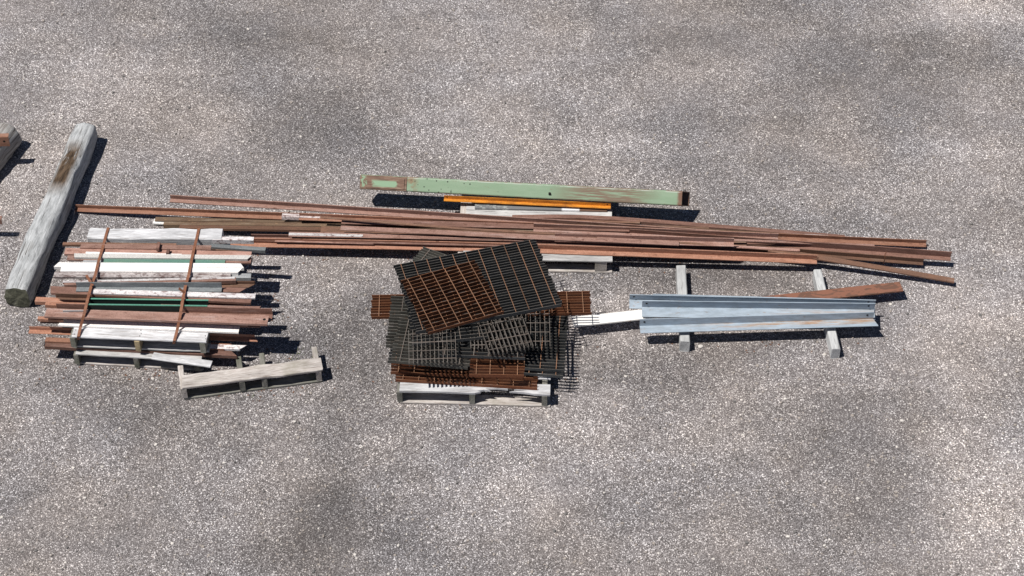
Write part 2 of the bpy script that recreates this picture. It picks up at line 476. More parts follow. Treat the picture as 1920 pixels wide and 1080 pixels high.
# ------------------------------------------------------------------ logs
def log_material():
    m, N, L, b = new_mat('bleached_log', 0.88, 0, 0.15)
    v = coords(N, L, (5, 26, 26), False)
    g = noise(N, L, v, 1.6, 7, 0.68, 0.5)
    v1 = coords(N, L, (1.2, 60, 60), False, (2, 0, 0))
    ck = noise(N, L, v1, 1.0, 5, 0.7, 0.35)
    c = mix(N, L, ramp(N, L, g, [(0.33, 0.0), (0.62, 1.0)]), (0.27, 0.278, 0.285), (0.54, 0.55, 0.56))
    v4 = coords(N, L, (4, 7, 7), False, (1, 4, 2))
    st = noise(N, L, v4, 1.2, 5, 0.65)
    c = mix(N, L, ramp(N, L, st, [(0.55, 0.0), (0.7, 0.6)]), c, (0.25, 0.24, 0.23))
    c = mix(N, L, ramp(N, L, ck, [(0.57, 0.0), (0.64, 0.9)]), c, (0.06, 0.052, 0.045))
    # bark-brown patch on the upper half of the log
    tc = N.new('ShaderNodeTexCoord'); sp = N.new('ShaderNodeSeparateXYZ'); L.new(tc.outputs['Object'], sp.inputs[0])
    v5 = coords(N, L, (3, 16, 16), False, (7, 7, 7))
    pn = noise(N, L, v5, 1.3, 6, 0.7)
    mask = math_n(N, L, 'MULTIPLY', band(N, L, sp.outputs['X'], 1.2, 1.78, 0.1), band(N, L, sp.outputs['Y'], -0.06, 0.075, 0.025))
    mask = math_n(N, L, 'MULTIPLY', mask, ramp(N, L, pn, [(0.39, 0.0), (0.46, 1.0)]))
    c = mix(N, L, mask, c, ramp(N, L, g, [(0.35, (0.035, 0.024, 0.017)), (0.65, (0.17, 0.115, 0.075))]))
    L.new(c, b.inputs['Base Color'])
    bump(N, L, b, math_n(N, L, 'SUBTRACT', g, ck), 0.7, 0.012)
    return m
M['log'] = log_material()
def log_old():
    m, N, L, b = new_mat('split_grey_log', 0.9, 0, 0.15)
    g = noise(N, L, coords(N, L, (1.2, 40, 40), False), 1.4, 7, 0.7, 0.5)
    c = ramp(N, L, g, [(0.36, (0.06, 0.05, 0.045)), (0.45, (0.28, 0.26, 0.245)), (0.65, (0.5, 0.49, 0.475))])
    L.new(c, b.inputs['Base Color'])
    bump(N, L, b, g, 0.9, 0.015)
    return m
M['log_old'] = log_old()
def end_mat():
    m, N, L, b = new_mat('mossy_sawn_end', 0.95, 0, 0.1)
    v = coords(N, L, (1, 9, 9), False)
    n = noise(N, L, v, 2.0, 6, 0.7)
    c = ramp(N, L, n, [(0.35, (0.05, 0.052, 0.04)), (0.55, (0.13, 0.13, 0.095)), (0.72, (0.24, 0.235, 0.19))])
    L.new(c, b.inputs['Base Color']); bump(N, L, b, n, 0.6, 0.01)
    return m
M['log_end'] = end_mat()

def make_log(name, label, A, B, r0, r1, mat, seed, flat=0.0):
    x = (B - A).normalized(); y = Vector((0, 0, 1)).cross(x).normalized(); z = x.cross(y)
    mw = Matrix((x, y, z)).transposed().to_4x4(); mw.translation = A
    ln = (B - A).length
    nr, ns = 30, 64
    vs, fs = [], []
    for i in range(ns + 1):
        s = i / ns
        r = r0 + (r1 - r0) * s
        oy = 0.014 * mnoise.noise(Vector((s * 3.1, seed, 0))); oz = 0.0
        for j in range(nr):
            a = 2 * math.pi * j / nr
            k = 1 + 0.13 * mnoise.noise(Vector((s * 4.0, math.cos(a) * 0.9 + seed, math.sin(a) * 0.9))) \
                  + 0.09 * mnoise.noise(Vector((s * 14, math.cos(a) * 2.4 + seed, math.sin(a) * 2.4))) \
                  + 0.03 * mnoise.noise(Vector((s * 6, math.cos(a) * 9 + seed, math.sin(a) * 9)))
            ca, sa = math.cos(a), math.sin(a)
            if flat:
                q = max(abs(ca), abs(sa)); k *= (1 - flat) + flat / q
            if i in (0, ns): k *= 0.95
            zz = max(sa * r * k + oz, -min(r0, r1) * 0.98)
            vs.append((s * ln + (0.012 * mnoise.noise(Vector((ca * 2, sa * 2, seed))) if i in (0, ns) else 0), ca * r * k + oy, zz))
    for i in range(ns):
        for j in range(nr):
            j2 = (j + 1) % nr
            fs.append((i * nr + j, i * nr + j2, (i + 1) * nr + j2, (i + 1) * nr + j))
    me = mesh_from('trunk', vs, fs, True)
    root = empty(name, (A.x, A.y, 0))
    o = link('trunk', me, mat); o.parent = root
    o.matrix_parent_inverse = Matrix.Identity(4)
    loc = mw.copy(); loc.translation = Vector((0, 0, A.z)); o.matrix_local = loc
    for i, sgn in ((0, -1), (ns, 1)):
        ring = [Vector(v) for v in vs[i * nr:(i + 1) * nr]]
        c = sum(ring, Vector()) / nr
        ev, ef = [tuple(v) for v in ring], []
        for lev in (0.66, 0.33):
            for v in ring:
                q = c.lerp(v, lev); q.x += sgn * 0.006 + 0.007 * mnoise.noise(q * 30 + Vector((0, seed, 0))); ev.append(tuple(q))
        ev.append((c.x + sgn * .008, c.y, c.z))
        for l in range(2):
            for j in range(nr):
                j2 = (j + 1) % nr
                ef.append((l * nr + j, l * nr + j2, (l + 1) * nr + j2, (l + 1) * nr + j))
        for j in range(nr):
            ef.append((2 * nr + j, 2 * nr + (j + 1) % nr, 3 * nr))
        e = link('sawn_end', mesh_from('sawn_end', ev, ef, True), M['log_end'])
        e.parent = root; e.matrix_local = loc
    tag(root, label, 'log')
    return root

make_log('log', 'long bleached grey log with a brown bark patch, left of the pallets', P(31, 558, .107), P(163, 247, .1), .107, .1, M['log'], 3.3, 0.62)
make_log('log', 'split grey log cut by the left edge under a rusty bar', P(-130, 425, .125), P(16, 251, .12), .125, .12, M['log_old'], 8.1, 0.35)
b_ = bar('steel_bar', 'rusty flat bar end with a bolt hole on the split log', 'steel bar', [(-190, 262, .34), (15, 257, .34)], 'LF', .05, .1, 'primer_warm', t=.01, wob=0)
disc_hole(b_, (P(15, 257, .34) - P(-190, 262, .34)).length - .04, 0, -.045, .011, 'y')
bar('steel_bar', 'tip of a rusty bar just entering at the left edge above its shadow', 'steel bar', [(-230, 410, .22), (2, 412, .22)], 'LF', .045, .05, 'primer', wob=0)

# ------------------------------------------------------------------ pallets
def pallet(name, label, corner, rotz, wid, dep, hgt, stringers, tops, bots, mats, sw=.038, th=.018, front_special=None):
    """corner: near-left ground corner; tops/bots: list of (y0, width)"""
    root = empty(name, corner, rotz)
    sh = hgt - th * 2
    for x in stringers:
        sl = board_mesh('stringer', dep, sw, sh, .003, 6, .006)
        o = link('stringer', sl, mats[1], root)
        o.location = (x + sw / 2, 0, hgt - th - .0005); o.rotation_euler = (0, 0, math.radians(90))
    for i, (y0, w) in enumerate(tops):
        if i == 0 and front_special is not None:
            front_special(root, wid, w, th, hgt, mats[0]); continue
        o = link('deck_board', board_mesh('deck_board', wid + random.uniform(-.01, .01), w, th), mats[0] if i != 2 else mats[2], root)
        o.location = (0, y0, hgt)
        o.rotation_euler = (0, 0, random.uniform(-.006, .006))
    for (y0, w) in bots:
        o = link('bottom_board', board_mesh('bottom_board', wid, w, th), mats[2], root)
        o.location = (0, y0, th + .0005)
    return tag(root, label, 'pallet')

def yaw(a, b):
    d = P(*b) - P(*a)
    return math.atan2(d.y, d.x)

# lower and upper pallets of the strapped pile
cA, cB = P(146, 686), P(380, 699)
pallet('pallet', 'grey pallet on the ground at the bottom of the strapped pile', cA, yaw((146, 686), (380, 699)), (cB - cA).length, 1.16, .135,
       [0.0, (cB - cA).length / 2 - .02, (cB - cA).length - .038], [(0.0, .09), (.17, .1), (.35, .1), (.53, .1), (.71, .1), (.89, .1), (1.06, .1)], [(0.015, .095), (.53, .1), (1.06, .1)],
       (M['wood_grey'], M['wood_dark'], M['wood_old']))
# ------------- front plank of the upper pallet etc.
ZT = .31
uA, uB = P(134, 631, ZT), P(388, 641, ZT)
uw = (uB - uA).length
up = pallet('pallet', 'pale pallet on top of the lower one, strapped under the steel offcuts', Vector((uA.x, uA.y, ZT - .14)), math.atan2(uB.y - uA.y, uB.x - uA.x), uw, 1.2, .14,
       [0.0, uw / 2 - .02, uw - .04], [(0.0, .135), (.2, .1), (.36, .1), (.53, .1), (.71, .1), (.89, .1), (1.08, .12)], [(0.02, .09), (.55, .1), (1.08, .1)],
       (M['wood_white'], M['wood_dark'], M['wood_grey']), sw=.042)
lp = [o for o in C.objects if o.name.startswith('pallet')][0]
lo_b = link('deck_board', board_mesh('deck_board', .46, .07, .016, .006, 8, .02), M['wood_white'], lp)
lo_b.location = Vector((.6, -.02, .152)); lo_b.rotation_euler = (0, 0, math.radians(-7)); lo_b['label'] = 'loose split board end on the lower pallet'
# nail heads on the front plank
nail_me = None
for ch in list(up.children):
    if ch.name.startswith('deck_board') and (ch.location.y < .01 or ch.location.y > 1.0):
        for nx in (.02, uw / 2, uw - .02):
            for ny in (.03, .065, .1):
                if nail_me is None:
                    nail_me = mesh_from('nail', [(math.cos(a * 1.0472) * .0045, math.sin(a * 1.0472) * .0045, z_) for z_ in (-.002, .0015) for a in range(6)],
                                        [tuple(range(6)), tuple(range(6, 12))] + [(i, (i + 1) % 6, 6 + (i + 1) % 6, 6 + i) for i in range(6)])
                q = link('nail', nail_me, M['hole'], ch); q.location = (nx + random.uniform(-.006, .006), ny + random.uniform(-.006, .006), 0)
# pallet under the gratings
def broken_front(root, wid, w, th, hgt, mat):
    pts = [(0, 0), (.24, 0.004), (.5 * wid, -.002), (.54 * wid, .012), (.515 * wid, .02), (.56 * wid, .034), (.6 * wid, .03), (.57 * wid, .046), (.65 * wid, .052), (.72 * wid, .045), (.7 * wid, .066), (.79 * wid, .068),
           (.9 * wid, .058), (.84 * wid, .05), (.76 * wid, .046), (.85 * wid, .04), (.8 * wid, .03), (.73 * wid, .024), (.83 * wid, .016), (.88 * wid, .006), (.91 * wid, .001), (wid, 0), (wid, w), (0, w)]
    n = len(pts)
    vs = [(x, y, 0) for x, y in pts] + [(x, y, -th) for x, y in pts]
    fs = [tuple(range(n)), tuple(range(2 * n - 1, n - 1, -1))] + [(i, (i + 1) % n, n + (i + 1) % n, n + i) for i in range(n)]
    o = link('deck_board', mesh_from('deck_board', vs, fs), mat, root)
    o.location = (0, 0, hgt)
    o['label'] = 'splintered front deck board with a broken edge'
ga, gb = P(750, 757), P(1031, 764)
gw = (gb - ga).length
gp = pallet('pallet', 'pale pallet with a splintered front board under the steel gratings', ga, yaw((750, 757), (1031, 764)), gw, 1.0, .142,
       [0.0, gw / 2 - .02, gw - .042], [(0.0, .105), (.16, .1), (.33, .1), (.5, .1), (.68, .1), (.88, .11)], [(0.0, .1), (.45, .1), (.9, .1)],
       (M['wood_white'], M['wood_dark'], M['wood_old']), sw=.042, front_special=broken_front)
# pallet under the long beams
ra, rb = P(869, 509), P(1148, 513)
rw = (rb - ra).length
pallet('pallet', 'grey pallet under the long rusty beams and the green tube', ra, yaw((869, 509), (1148, 513)), rw, .88, .142,
       [0.0, rw / 2 - .05, rw - .095], [(0.0, .1), (.14, .1), (.3, .1), (.51, .13), (.75, .13)], [(0.0, .09), (.39, .1), (.79, .09)],
       (M['wood_grey'], M['wood_old'], M['wood_old']), sw=.095)

# broken half pallet in front of the strapped pile
def half_pallet():
    a, b = P(348, 750), P(604, 717)
    ln = (b - a).length
    root = empty('broken_pallet', a, math.atan2(b.y - a.y, b.x - a.x))
    o = link('deck_board', board_mesh('deck_board', ln + .02, .13, .024, .012, 22, .014), M['wood_old'], root); o.location = (-.01, -.004, .142); o.rotation_euler = (math.radians(2), 0, 0)
    o = link('bottom_board', board_mesh('bottom_board', ln, .085, .02, .004), M['wood_dark'], root); o.location = (0, 0, .0205)
    for i, (x, l, h) in enumerate(((-.022, .25, .1), (.415, .275, .095), (.585, .275, .095), (ln - .04, .27, .1))):
        s = link('stringer', board_mesh('stringer', l, .042, h, .004, 6, .01), M['wood_dark' if i in (1, 2) else 'wood_old'], root)
        s.location = (x + .042, .002, .02 + h - .001 if i else .125); s.rotation_euler = (0, 0, math.radians(90 + (2.5, 1, -1, 1)[i]))
    tag(root, 'broken half pallet with one deck plank, in front of the strapped pile', 'pallet')
half_pallet()

# ------------------------------------------------------------------ strapped pile of steel offcuts
def timber(name, label, cat, a, b, w, h, mat, jag=.004, group=None, seg=10):
    """squared timber, centre line of its top face from a to b"""
    x = (b - a).normalized(); y = Vector((0, 0, 1)).cross(x).normalized(); z = x.cross(y)
    mw = Matrix((x, y, z)).transposed().to_4x4(); mw.translation = a - y * (w / 2)
    o = link(name, board_mesh(name, (b - a).length, w, h, jag, seg, .008, .007), mat)
    o.matrix_world = mw
    return tag(o, label, cat, group)

SG = 'steel offcuts strapped on the pallet'
timber('plank', 'thick white weathered plank along the back of the strapped pile', 'plank', P(165, 437, .4), P(416, 438, .4), .125, .085, M['wood_white'], .01, None, 24)
def off(label, x0, y0, x1, y1, z, kind, w1, w2, mat, skew=(0, 0), z1=None, t=.005, group=None, cat='steel offcut', wob=.004):
    return bar('steel_offcut', label, cat, [(x0, y0, z), (x1, y1, z if z1 is None else z1)], kind, w1, w2, mat, t, skew, 0, wob, group)
# lower layer, lying on the bottom pallet
off('brown angle poking furthest left from under the upper pallet', 53, 625, 476, 640, .185, 'LB', .045, .03, 'primer_warm', (0, .03))
off('brown angle just behind the furthest left one under the upper pallet', 66, 617, 400, 629, .185, 'LF', .035, .03, 'primer')
off('brown angle poking out level with the lower pallet deck, left side', 84, 640, 420, 655, .17, 'LF', .045, .028, 'primer_warm')
off('lowest brown angle poking left beside the lower pallet', 83, 650, 432, 667, .155, 'LF', .05, .03, 'primer', (0, .05))
off('pale grey mitred bar end low on the right of the strapped pile', 300, 650, 461, 655, .17, 'LF', .045, .02, 'white_worn', (0, -.05))
off('brown stub under the pale mitred bar end on the right', 330, 645, 432, 652, .165, 'LF', .04, .03, 'primer_warm')
# supports: first layer on the upper pallet
for (x0, y0, x1, y1, lab) in ((130, 470, 440, 476, 'brown offcut buried under the rusty ended white angle and teal bar'), (118, 500, 446, 507, 'brown offcut buried under the two bright white angles'),
                         (125, 528, 455, 534, 'brown offcut buried under the strip slanting up to the right'), (110, 556, 462, 566, 'brown offcut buried under the speckled white bar'),
                         (104, 588, 470, 600, 'brown offcut buried under the wide holed bar')):
    off(lab, x0 + 20, y0 + 6, x1 - 6, y1 + 6, .36, 'LF', .06, .045, 'primer')
Z = .405
off('dark brown angle at the back of the strapped pile, left end out', 117, 459, 330, 461, Z, 'LF', .03, .02, 'brown', (0, 0))
o1 = off('brown angle with a small welded cleat, in front of the white plank', 150, 465, 395, 468, Z + .015, 'LF', .05, .03, 'primer_pink')
o2 = off('long brown bar with dark burn mark and cleat, behind the white angles', 120, 476, 470, 483, Z + .005, 'LF', .07, .02, 'primer_pink')
def cleat(o, x, y, w, l, h):
    c = link('cleat', box_mesh('cleat', w, l, h), M['primer'], o); c.location = (x, y, h / 2 + .001); return c
for ch in up.children:
    if ch.name.startswith('stringer') and abs(ch.location.x - uw / 2) < .06:
        ch.data.materials.clear(); ch.data.materials.append(M['wood_yellow']); ch['label'] = 'fresh yellow middle stringer'; ch.scale = (1.008, 1, 1); ch.location.y -= .008
cleat(o1, .62, .01, .022, .075, .03); cleat(o2, .82, .025, .022, .05, .03)
off('narrow white strip behind the white angle with rusty end', 160, 476, 340, 480, Z + .012, 'FL', .025, .006, 'white')
off('white angle with rusty left end above the green bar', 137, 482, 471, 486, Z + .022, 'LF', .045, .035, 'white', (.01, -.03))
off('brown bar ending right of the green bar', 125, 487, 470, 493, Z, 'LF', .05, .012, 'primer_pink')
off('pale grey stub left of the green bar', 155, 493, 215, 494, Z, 'FL', .035, .006, 'galv')
off('flat teal green bar between the white angles', 193, 496, 421, 496, Z + .008, 'LF', .075, .02, 'green')
off('upper of the two bright white angles with rust-bitten left ends', 108, 500, 450, 502, Z + .03, 'LF', .05, .03, 'white', (-.03, .03))
off('lower of the two bright white angles with rust-bitten left ends', 113, 508, 453, 511, Z + .034, 'LF', .05, .04, 'white', (.0, -.03))
off('peeling white bar with bright left end, below the white angles', 100, 519, 432, 520, Z + .02, 'LF', .055, .02, 'mottled', (0, 0))
off('grey bar with rusty spots, its right end past the peeling bars', 300, 521, 470, 521, Z, 'LF', .05, .03, 'galv')
off('white edged strip slanting up to the right in the pile', 117, 530, 440, 522, Z + .03, 'FL', .022, .006, 'white_worn', z1=Z + .03)
off('faded brown angle slanting up to the right under a white strip', 120, 535, 442, 526, Z + .026, 'LF', .035, .035, 'primer_pink')
off('dark brown angle in the hollow right of the slanting bar', 250, 537, 478, 539, Z - .02, 'LB', .04, .03, 'brown', (0, -.05))
off('brown angle tip left of the right strap stub', 116, 536, 300, 540, Z, 'LB', .025, .03, 'primer', (.04, 0))
off('slate grey angle with spotted left end plate', 142, 546, 415, 547, Z + .03, 'LB', .05, .05, 'grey_dark')
off('brown offcut end right of the slate grey angle', 330, 545, 461, 548, Z + .01, 'LF', .05, .02, 'primer', (0, -.05))
off('long speckled white bar in the middle of the pile', 170, 550, 478, 559, Z + .036, 'LF', .05, .012, 'white_worn')
off('grainy brown bar just below the speckled white bar', 90, 549, 470, 568, Z + .02, 'LF', .075, .02, 'primer', (.02, 0))
off('brown angle whose tip reaches furthest left of the upper layer', 65, 565, 440, 577, Z - .03, 'LF', .05, .035, 'primer_warm', (.0, 0))
off('brown mitred angle left of the dark green channel', 103, 561, 163, 563, Z + .01, 'LB', .025, .04, 'brown', (.05, 0))
off('brown bar just below the furthest left tip', 84, 572, 163, 575, Z - .025, 'LF', .04, .03, 'primer_warm')
gc = off('dark green channel lying open side up', 160, 572, 388, 575, Z + .042, 'CU', .07, .06, 'channel_shade', t=.007)
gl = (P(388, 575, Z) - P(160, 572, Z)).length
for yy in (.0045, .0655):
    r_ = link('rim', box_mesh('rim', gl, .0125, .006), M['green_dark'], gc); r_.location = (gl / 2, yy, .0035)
off('pale brown angle right of the green channel', 300, 577, 488, 581, Z + .02, 'LF', .04, .025, 'primer_pink', (0, -.02))
off('wide dark brown angle under the green channel, longest on the right', 105, 588, 510, 597, Z - .02, 'LB', .05, .06, 'primer', (0, 0))
off('short white mitred bar end on the left side', 85, 590, 150, 590, Z - .02, 'LF', .05, .012, 'white', (0, .04))
off('small grey bent scrap on the white mitred bar', 118, 589, 165, 588, Z, 'LB', .02, .02, 'galv')
o3 = off('wide faded brown bar with a bolt hole at its right end', 83, 593, 501, 608, Z + .005, 'LF', .09, .02, 'primer_pink')
disc_hole(o3, (P(501, 608, Z) - P(83, 593, Z)).length - .03, .05, 0, .012, 'z')
off('brown bar under the wide holed bar, left of the front white bar', 75, 604, 488, 613, .322, 'LF', .05, .01, 'primer', (0, 0))
off('brown stub left of the wide holed bar', 70, 598, 118, 600, Z - .04, 'LF', .03, .025, 'primer_warm')
off('bright white bar along the front of the strapped pile', 113, 610, 447, 623, .33, 'LF', .07, .016, 'white', (-.02, 0))
off('white and grey angle end sticking out behind the pile towards the long beams', 398, 450, 475, 451, Z - .01, 'LF', .04, .04, 'white_worn')
off('dark grey angle end sticking out beside the front long beam', 394, 463, 497, 470, Z - .02, 'LF', .04, .03, 'grey_dark')
off('dark brown stub end under the dark grey angle', 396, 468, 457, 473, Z - .04, 'LF', .03, .02, 'brown')

def strap(label, pts, tail):
    wp = [P(*p) for p in pts]
    vs, fs = [], []
    w, t = .022, .003
    for p in wp:
        vs += [tuple(p + Vector((-w / 2, 0, 0))), tuple(p + Vector((w / 2, 0, 0))), tuple(p + Vector((w / 2, 0, t))), tuple(p + Vector((-w / 2, 0, t)))]
    for i in range(len(wp) - 1):
        for j in range(4):
            j2 = (j + 1) % 4
            fs.append((4 * i + j, 4 * i + j2, 4 * i + 4 + j2, 4 * i + 4 + j))
    fs += [(0, 1, 2, 3), tuple(range(4 * len(wp) - 4, 4 * len(wp)))]
    base = Vector((wp[0].x, wp[0].y, ZT - .14))
    root = empty('steel_strap', base)
    o = link('band', mesh_from('band', vs, fs), M['strap'], root); o.location = -base
    q0, q1 = P(*tail[0]), P(*tail[1])
    me, mw, _ = sweep('bent_tail', [q0, q1], [(0, 0), (.02, 0), (.02, .004), (0, .004)], 3)
    e = link('bent_tail', me, M['strap'], root); mw.translation = q0 - base; e.matrix_local = mw
    return tag(root, label, 'strap', None)
strap('left rusty steel strap over the pile of offcuts', [(204, 435, .33), (203, 427, .406), (198, 444, .406), (196, 452, .41), (191, 470, .43), (184, 493, .445), (179, 515, .46), (171, 537, .455), (164, 563, .47), (157, 592, .425), (151, 613, .34), (147, 631, .316), (147, 637, .27)],
      ((176, 535, .462), (164, 515, .50)))
strap('right rusty steel strap over the pile of offcuts', [(374, 436, .33), (373, 428, .406), (369, 446, .406), (367, 454, .41), (363, 470, .43), (358, 493, .445), (354, 515, .46), (347, 540, .455), (342, 566, .475), (337, 597, .425), (332, 620, .34), (327, 639, .316), (326, 645, .27)],
      ((346, 547, .465), (336, 539, .50)))

# ------------------------------------------------------------------ long rusty beams on the back pallet
LG = 'long rusty beams across the back pallet'
def lb(label, pts, kind, w1, w2, mat, t=.006, skew=(0, 0), wob=.006):
    pts = [(x, y, z if z < .16 else .168 + (z - .2) * .8) for (x, y, z) in pts]      # settled height on the deck
    return bar('steel_beam', label, 'steel beam', pts, kind, w1, w2, mat, t, skew, .1 if kind == 'LB' else random.uniform(-.06, .06), wob)
# lower layer that carries the rest
for (x0, y0, x1, y1, lab) in ((680, 424, 1330, 440, 'back'), (600, 440, 1400, 464, 'middle'), (600, 452, 1350, 468, 'front')):
    bar('steel_beam', 'rusty flat beam buried at the bottom ' + lab + ' of the long pile', 'steel beam', [(x0, y0, .158), (x1, y1, .158)], 'FL', .1, .012, 'brown')
lb('long beam at the very back whose right end tapers away past the tube shadow', [(960, 409, .2), (1150, 412, .205), (1585, 447, .05)], 'LF', .045, .03, 'primer')
lb('brown beam along the back edge touching the grey pallet board', [(760, 408, .19), (1200, 418, .19)], 'LF', .035, .02, 'brown')
lb('faded angle with a dark raised back edge, its left end highest', [(318, 378, .22), (640, 399, .24), (960, 420, .235), (1350, 446, .18)], 'LB', .045, .04, 'primer_pink', t=.008)
lb('longest beam, its left end reaching out beside the log', [(140, 396, .03), (700, 418, .19), (1200, 439, .2), (1737, 463, .03)], 'LB', .045, .035, 'primer_warm')
lb('brown beam behind the rail pair ending in a blunt edge on the right', [(290, 414, .04), (760, 420, .2), (1236, 432, .235)], 'LK', .045, .03, 'olive')
lb('dull brown beam with a whitewashed left tip', [(306, 421, .04), (760, 427, .2), (1180, 438, .225)], 'LF', .055, .04, 'olive')
lb('whitewashed flat tip lying with the dull brown beam', [(286, 419, .03), (330, 421, .035)], 'FL', .06, .012, 'white')
lb('beam with a bright orange burnt left end', [(560, 412, .2), (1343, 447, .215)], 'LB', .05, .03, 'primer_warm')
lb('cream and orange burnt tip of a short beam', [(528, 406, .21), (620, 409, .21)], 'LF', .045, .03, 'mottled')
lb('brown beam sagging behind the white tipped plank end', [(335, 428, .06), (800, 436, .2), (1200, 446, .2)], 'LF', .045, .02, 'brown')
lb('smeared brown beam with patchy pink paint in the middle', [(640, 419, .24), (1180, 434, .25)], 'LK', .06, .03, 'primer')
lb('two tone angle ending halfway along the right side', [(1000, 434, .235), (1459, 453, .2)], 'LB', .05, .045, 'primer_pink')
lb('pink topped beam starting left of the gratings', [(638, 431, .29), (1273, 460, .285)], 'LK', .05, .045, 'primer_pink')
lb('beam with a chalky white speckled left end', [(541, 443, .245), (900, 450, .25), (1240, 459, .25)], 'LK', .055, .035, 'primer_pink')
lb('chalky white streak bar on the speckled beam end', [(541, 441, .2525), (680, 444, .2535)], 'FL', .03, .005, 'white_worn')
lb('short raised angle with pink lower leg on the right', [(1040, 452, .27), (1376, 462, .27)], 'LB', .05, .045, 'primer_pink')
lb('brown beam between the speckled one and the front angle', [(470, 452, .14), (840, 459, .21), (1100, 465, .215), (1376, 473, .158)], 'LB', .05, .03, 'primer')
lb('thin pale flat bar along the front angle', [(515, 453, .155), (700, 457, .159)], 'FL', .02, .005, 'primer_pink')
lb('front angle with a bright lower leg, longest of the front row', [(425, 462, .11), (800, 468.5, .135), (1150, 479, .155), (1532, 494.5, .11)], 'LB', .052, .05, 'primer_warm', t=.007)
lb('two tone angle with a wire tie near its far right end', [(1180, 446, .2), (1783, 489, .09)], 'LB', .045, .06, 'primer')
lb('dark angle running under the wire tied one', [(1300, 462, .16), (1731, 497, .05)], 'LB', .035, .04, 'brown')
lb('thin flat bar lowest on the right, ending by itself', [(1440, 470, .15), (1789, 530, .06)], 'FL', .05, .012, 'brown', wob=.01)
lb('pale strip beam near the right of the pile', [(1340, 462, .2), (1500, 471, .15)], 'FL', .03, .006, 'primer_pink')
lb('brown flat beam surfacing between the two right hand groups', [(980, 420, .22), (1235, 432, .225), (1550, 449, .08)], 'LF', .05, .02, 'olive')
lb('cream streaked short bar at the right end of the back beams', [(1380, 437, .14), (1568, 446, .05)], 'LF', .03, .012, 'mottled')

lb('thin dark flat bar crossing the pile on a slant', [(600, 409, .285), (980, 436, .3), (1330, 461, .27)], 'FL', .022, .006, 'brown', wob=.02)
lb('thin pink strip crossing over the right half of the pile', [(1120, 448, .3), (1420, 452, .24), (1640, 462, .12)], 'FL', .022, .006, 'primer_pink', wob=.02)
lb('thin bent bar sticking out between the two right hand tips', [(1260, 452, .2), (1500, 470, .1), (1702, 482, .03)], 'FL', .02, .008, 'primer_warm', wob=.02)
# wire tie
def wire(label, pts, r, mat, cat='wire'):
    cu = bpy.data.curves.new('wire', 'CURVE'); cu.dimensions = '3D'; cu.bevel_depth = r; cu.bevel_resolution = 1
    s = cu.splines.new('POLY'); s.points.add(len(pts) - 1)
    for q, p in zip(s.points, pts): q.co = (*p, 1)
    tmp = bpy.data.objects.new('wire', cu); C.objects.link(tmp)
    me = bpy.data.meshes.new_from_object(tmp.evaluated_get(bpy.context.evaluated_depsgraph_get()))
    bpy.data.objects.remove(tmp)
    o = link('wire', me, M[mat])
    return tag(o, label, cat)
w0 = [P(1662, 472, .22), P(1659, 478, .2), P(1660, 484, .17), P(1657, 492, .1), P(1657, 494, .02)]
wire('twisted wire tie round the angle at the right', w0, .004, 'strap')
wire('pale string curled on the ground beside the log', [P(140, 396, .05), P(138, 405, .004), P(136, 416, .004), P(131, 424, .004), P(127, 430, .004)], .004, 'wood_old', 'string')
wire('thin wire lying before the broken pallet', [P(415, 738, .004), P(422, 741, .006), P(430, 744, .004), P(440, 749, .004)], .003, 'wood_old')

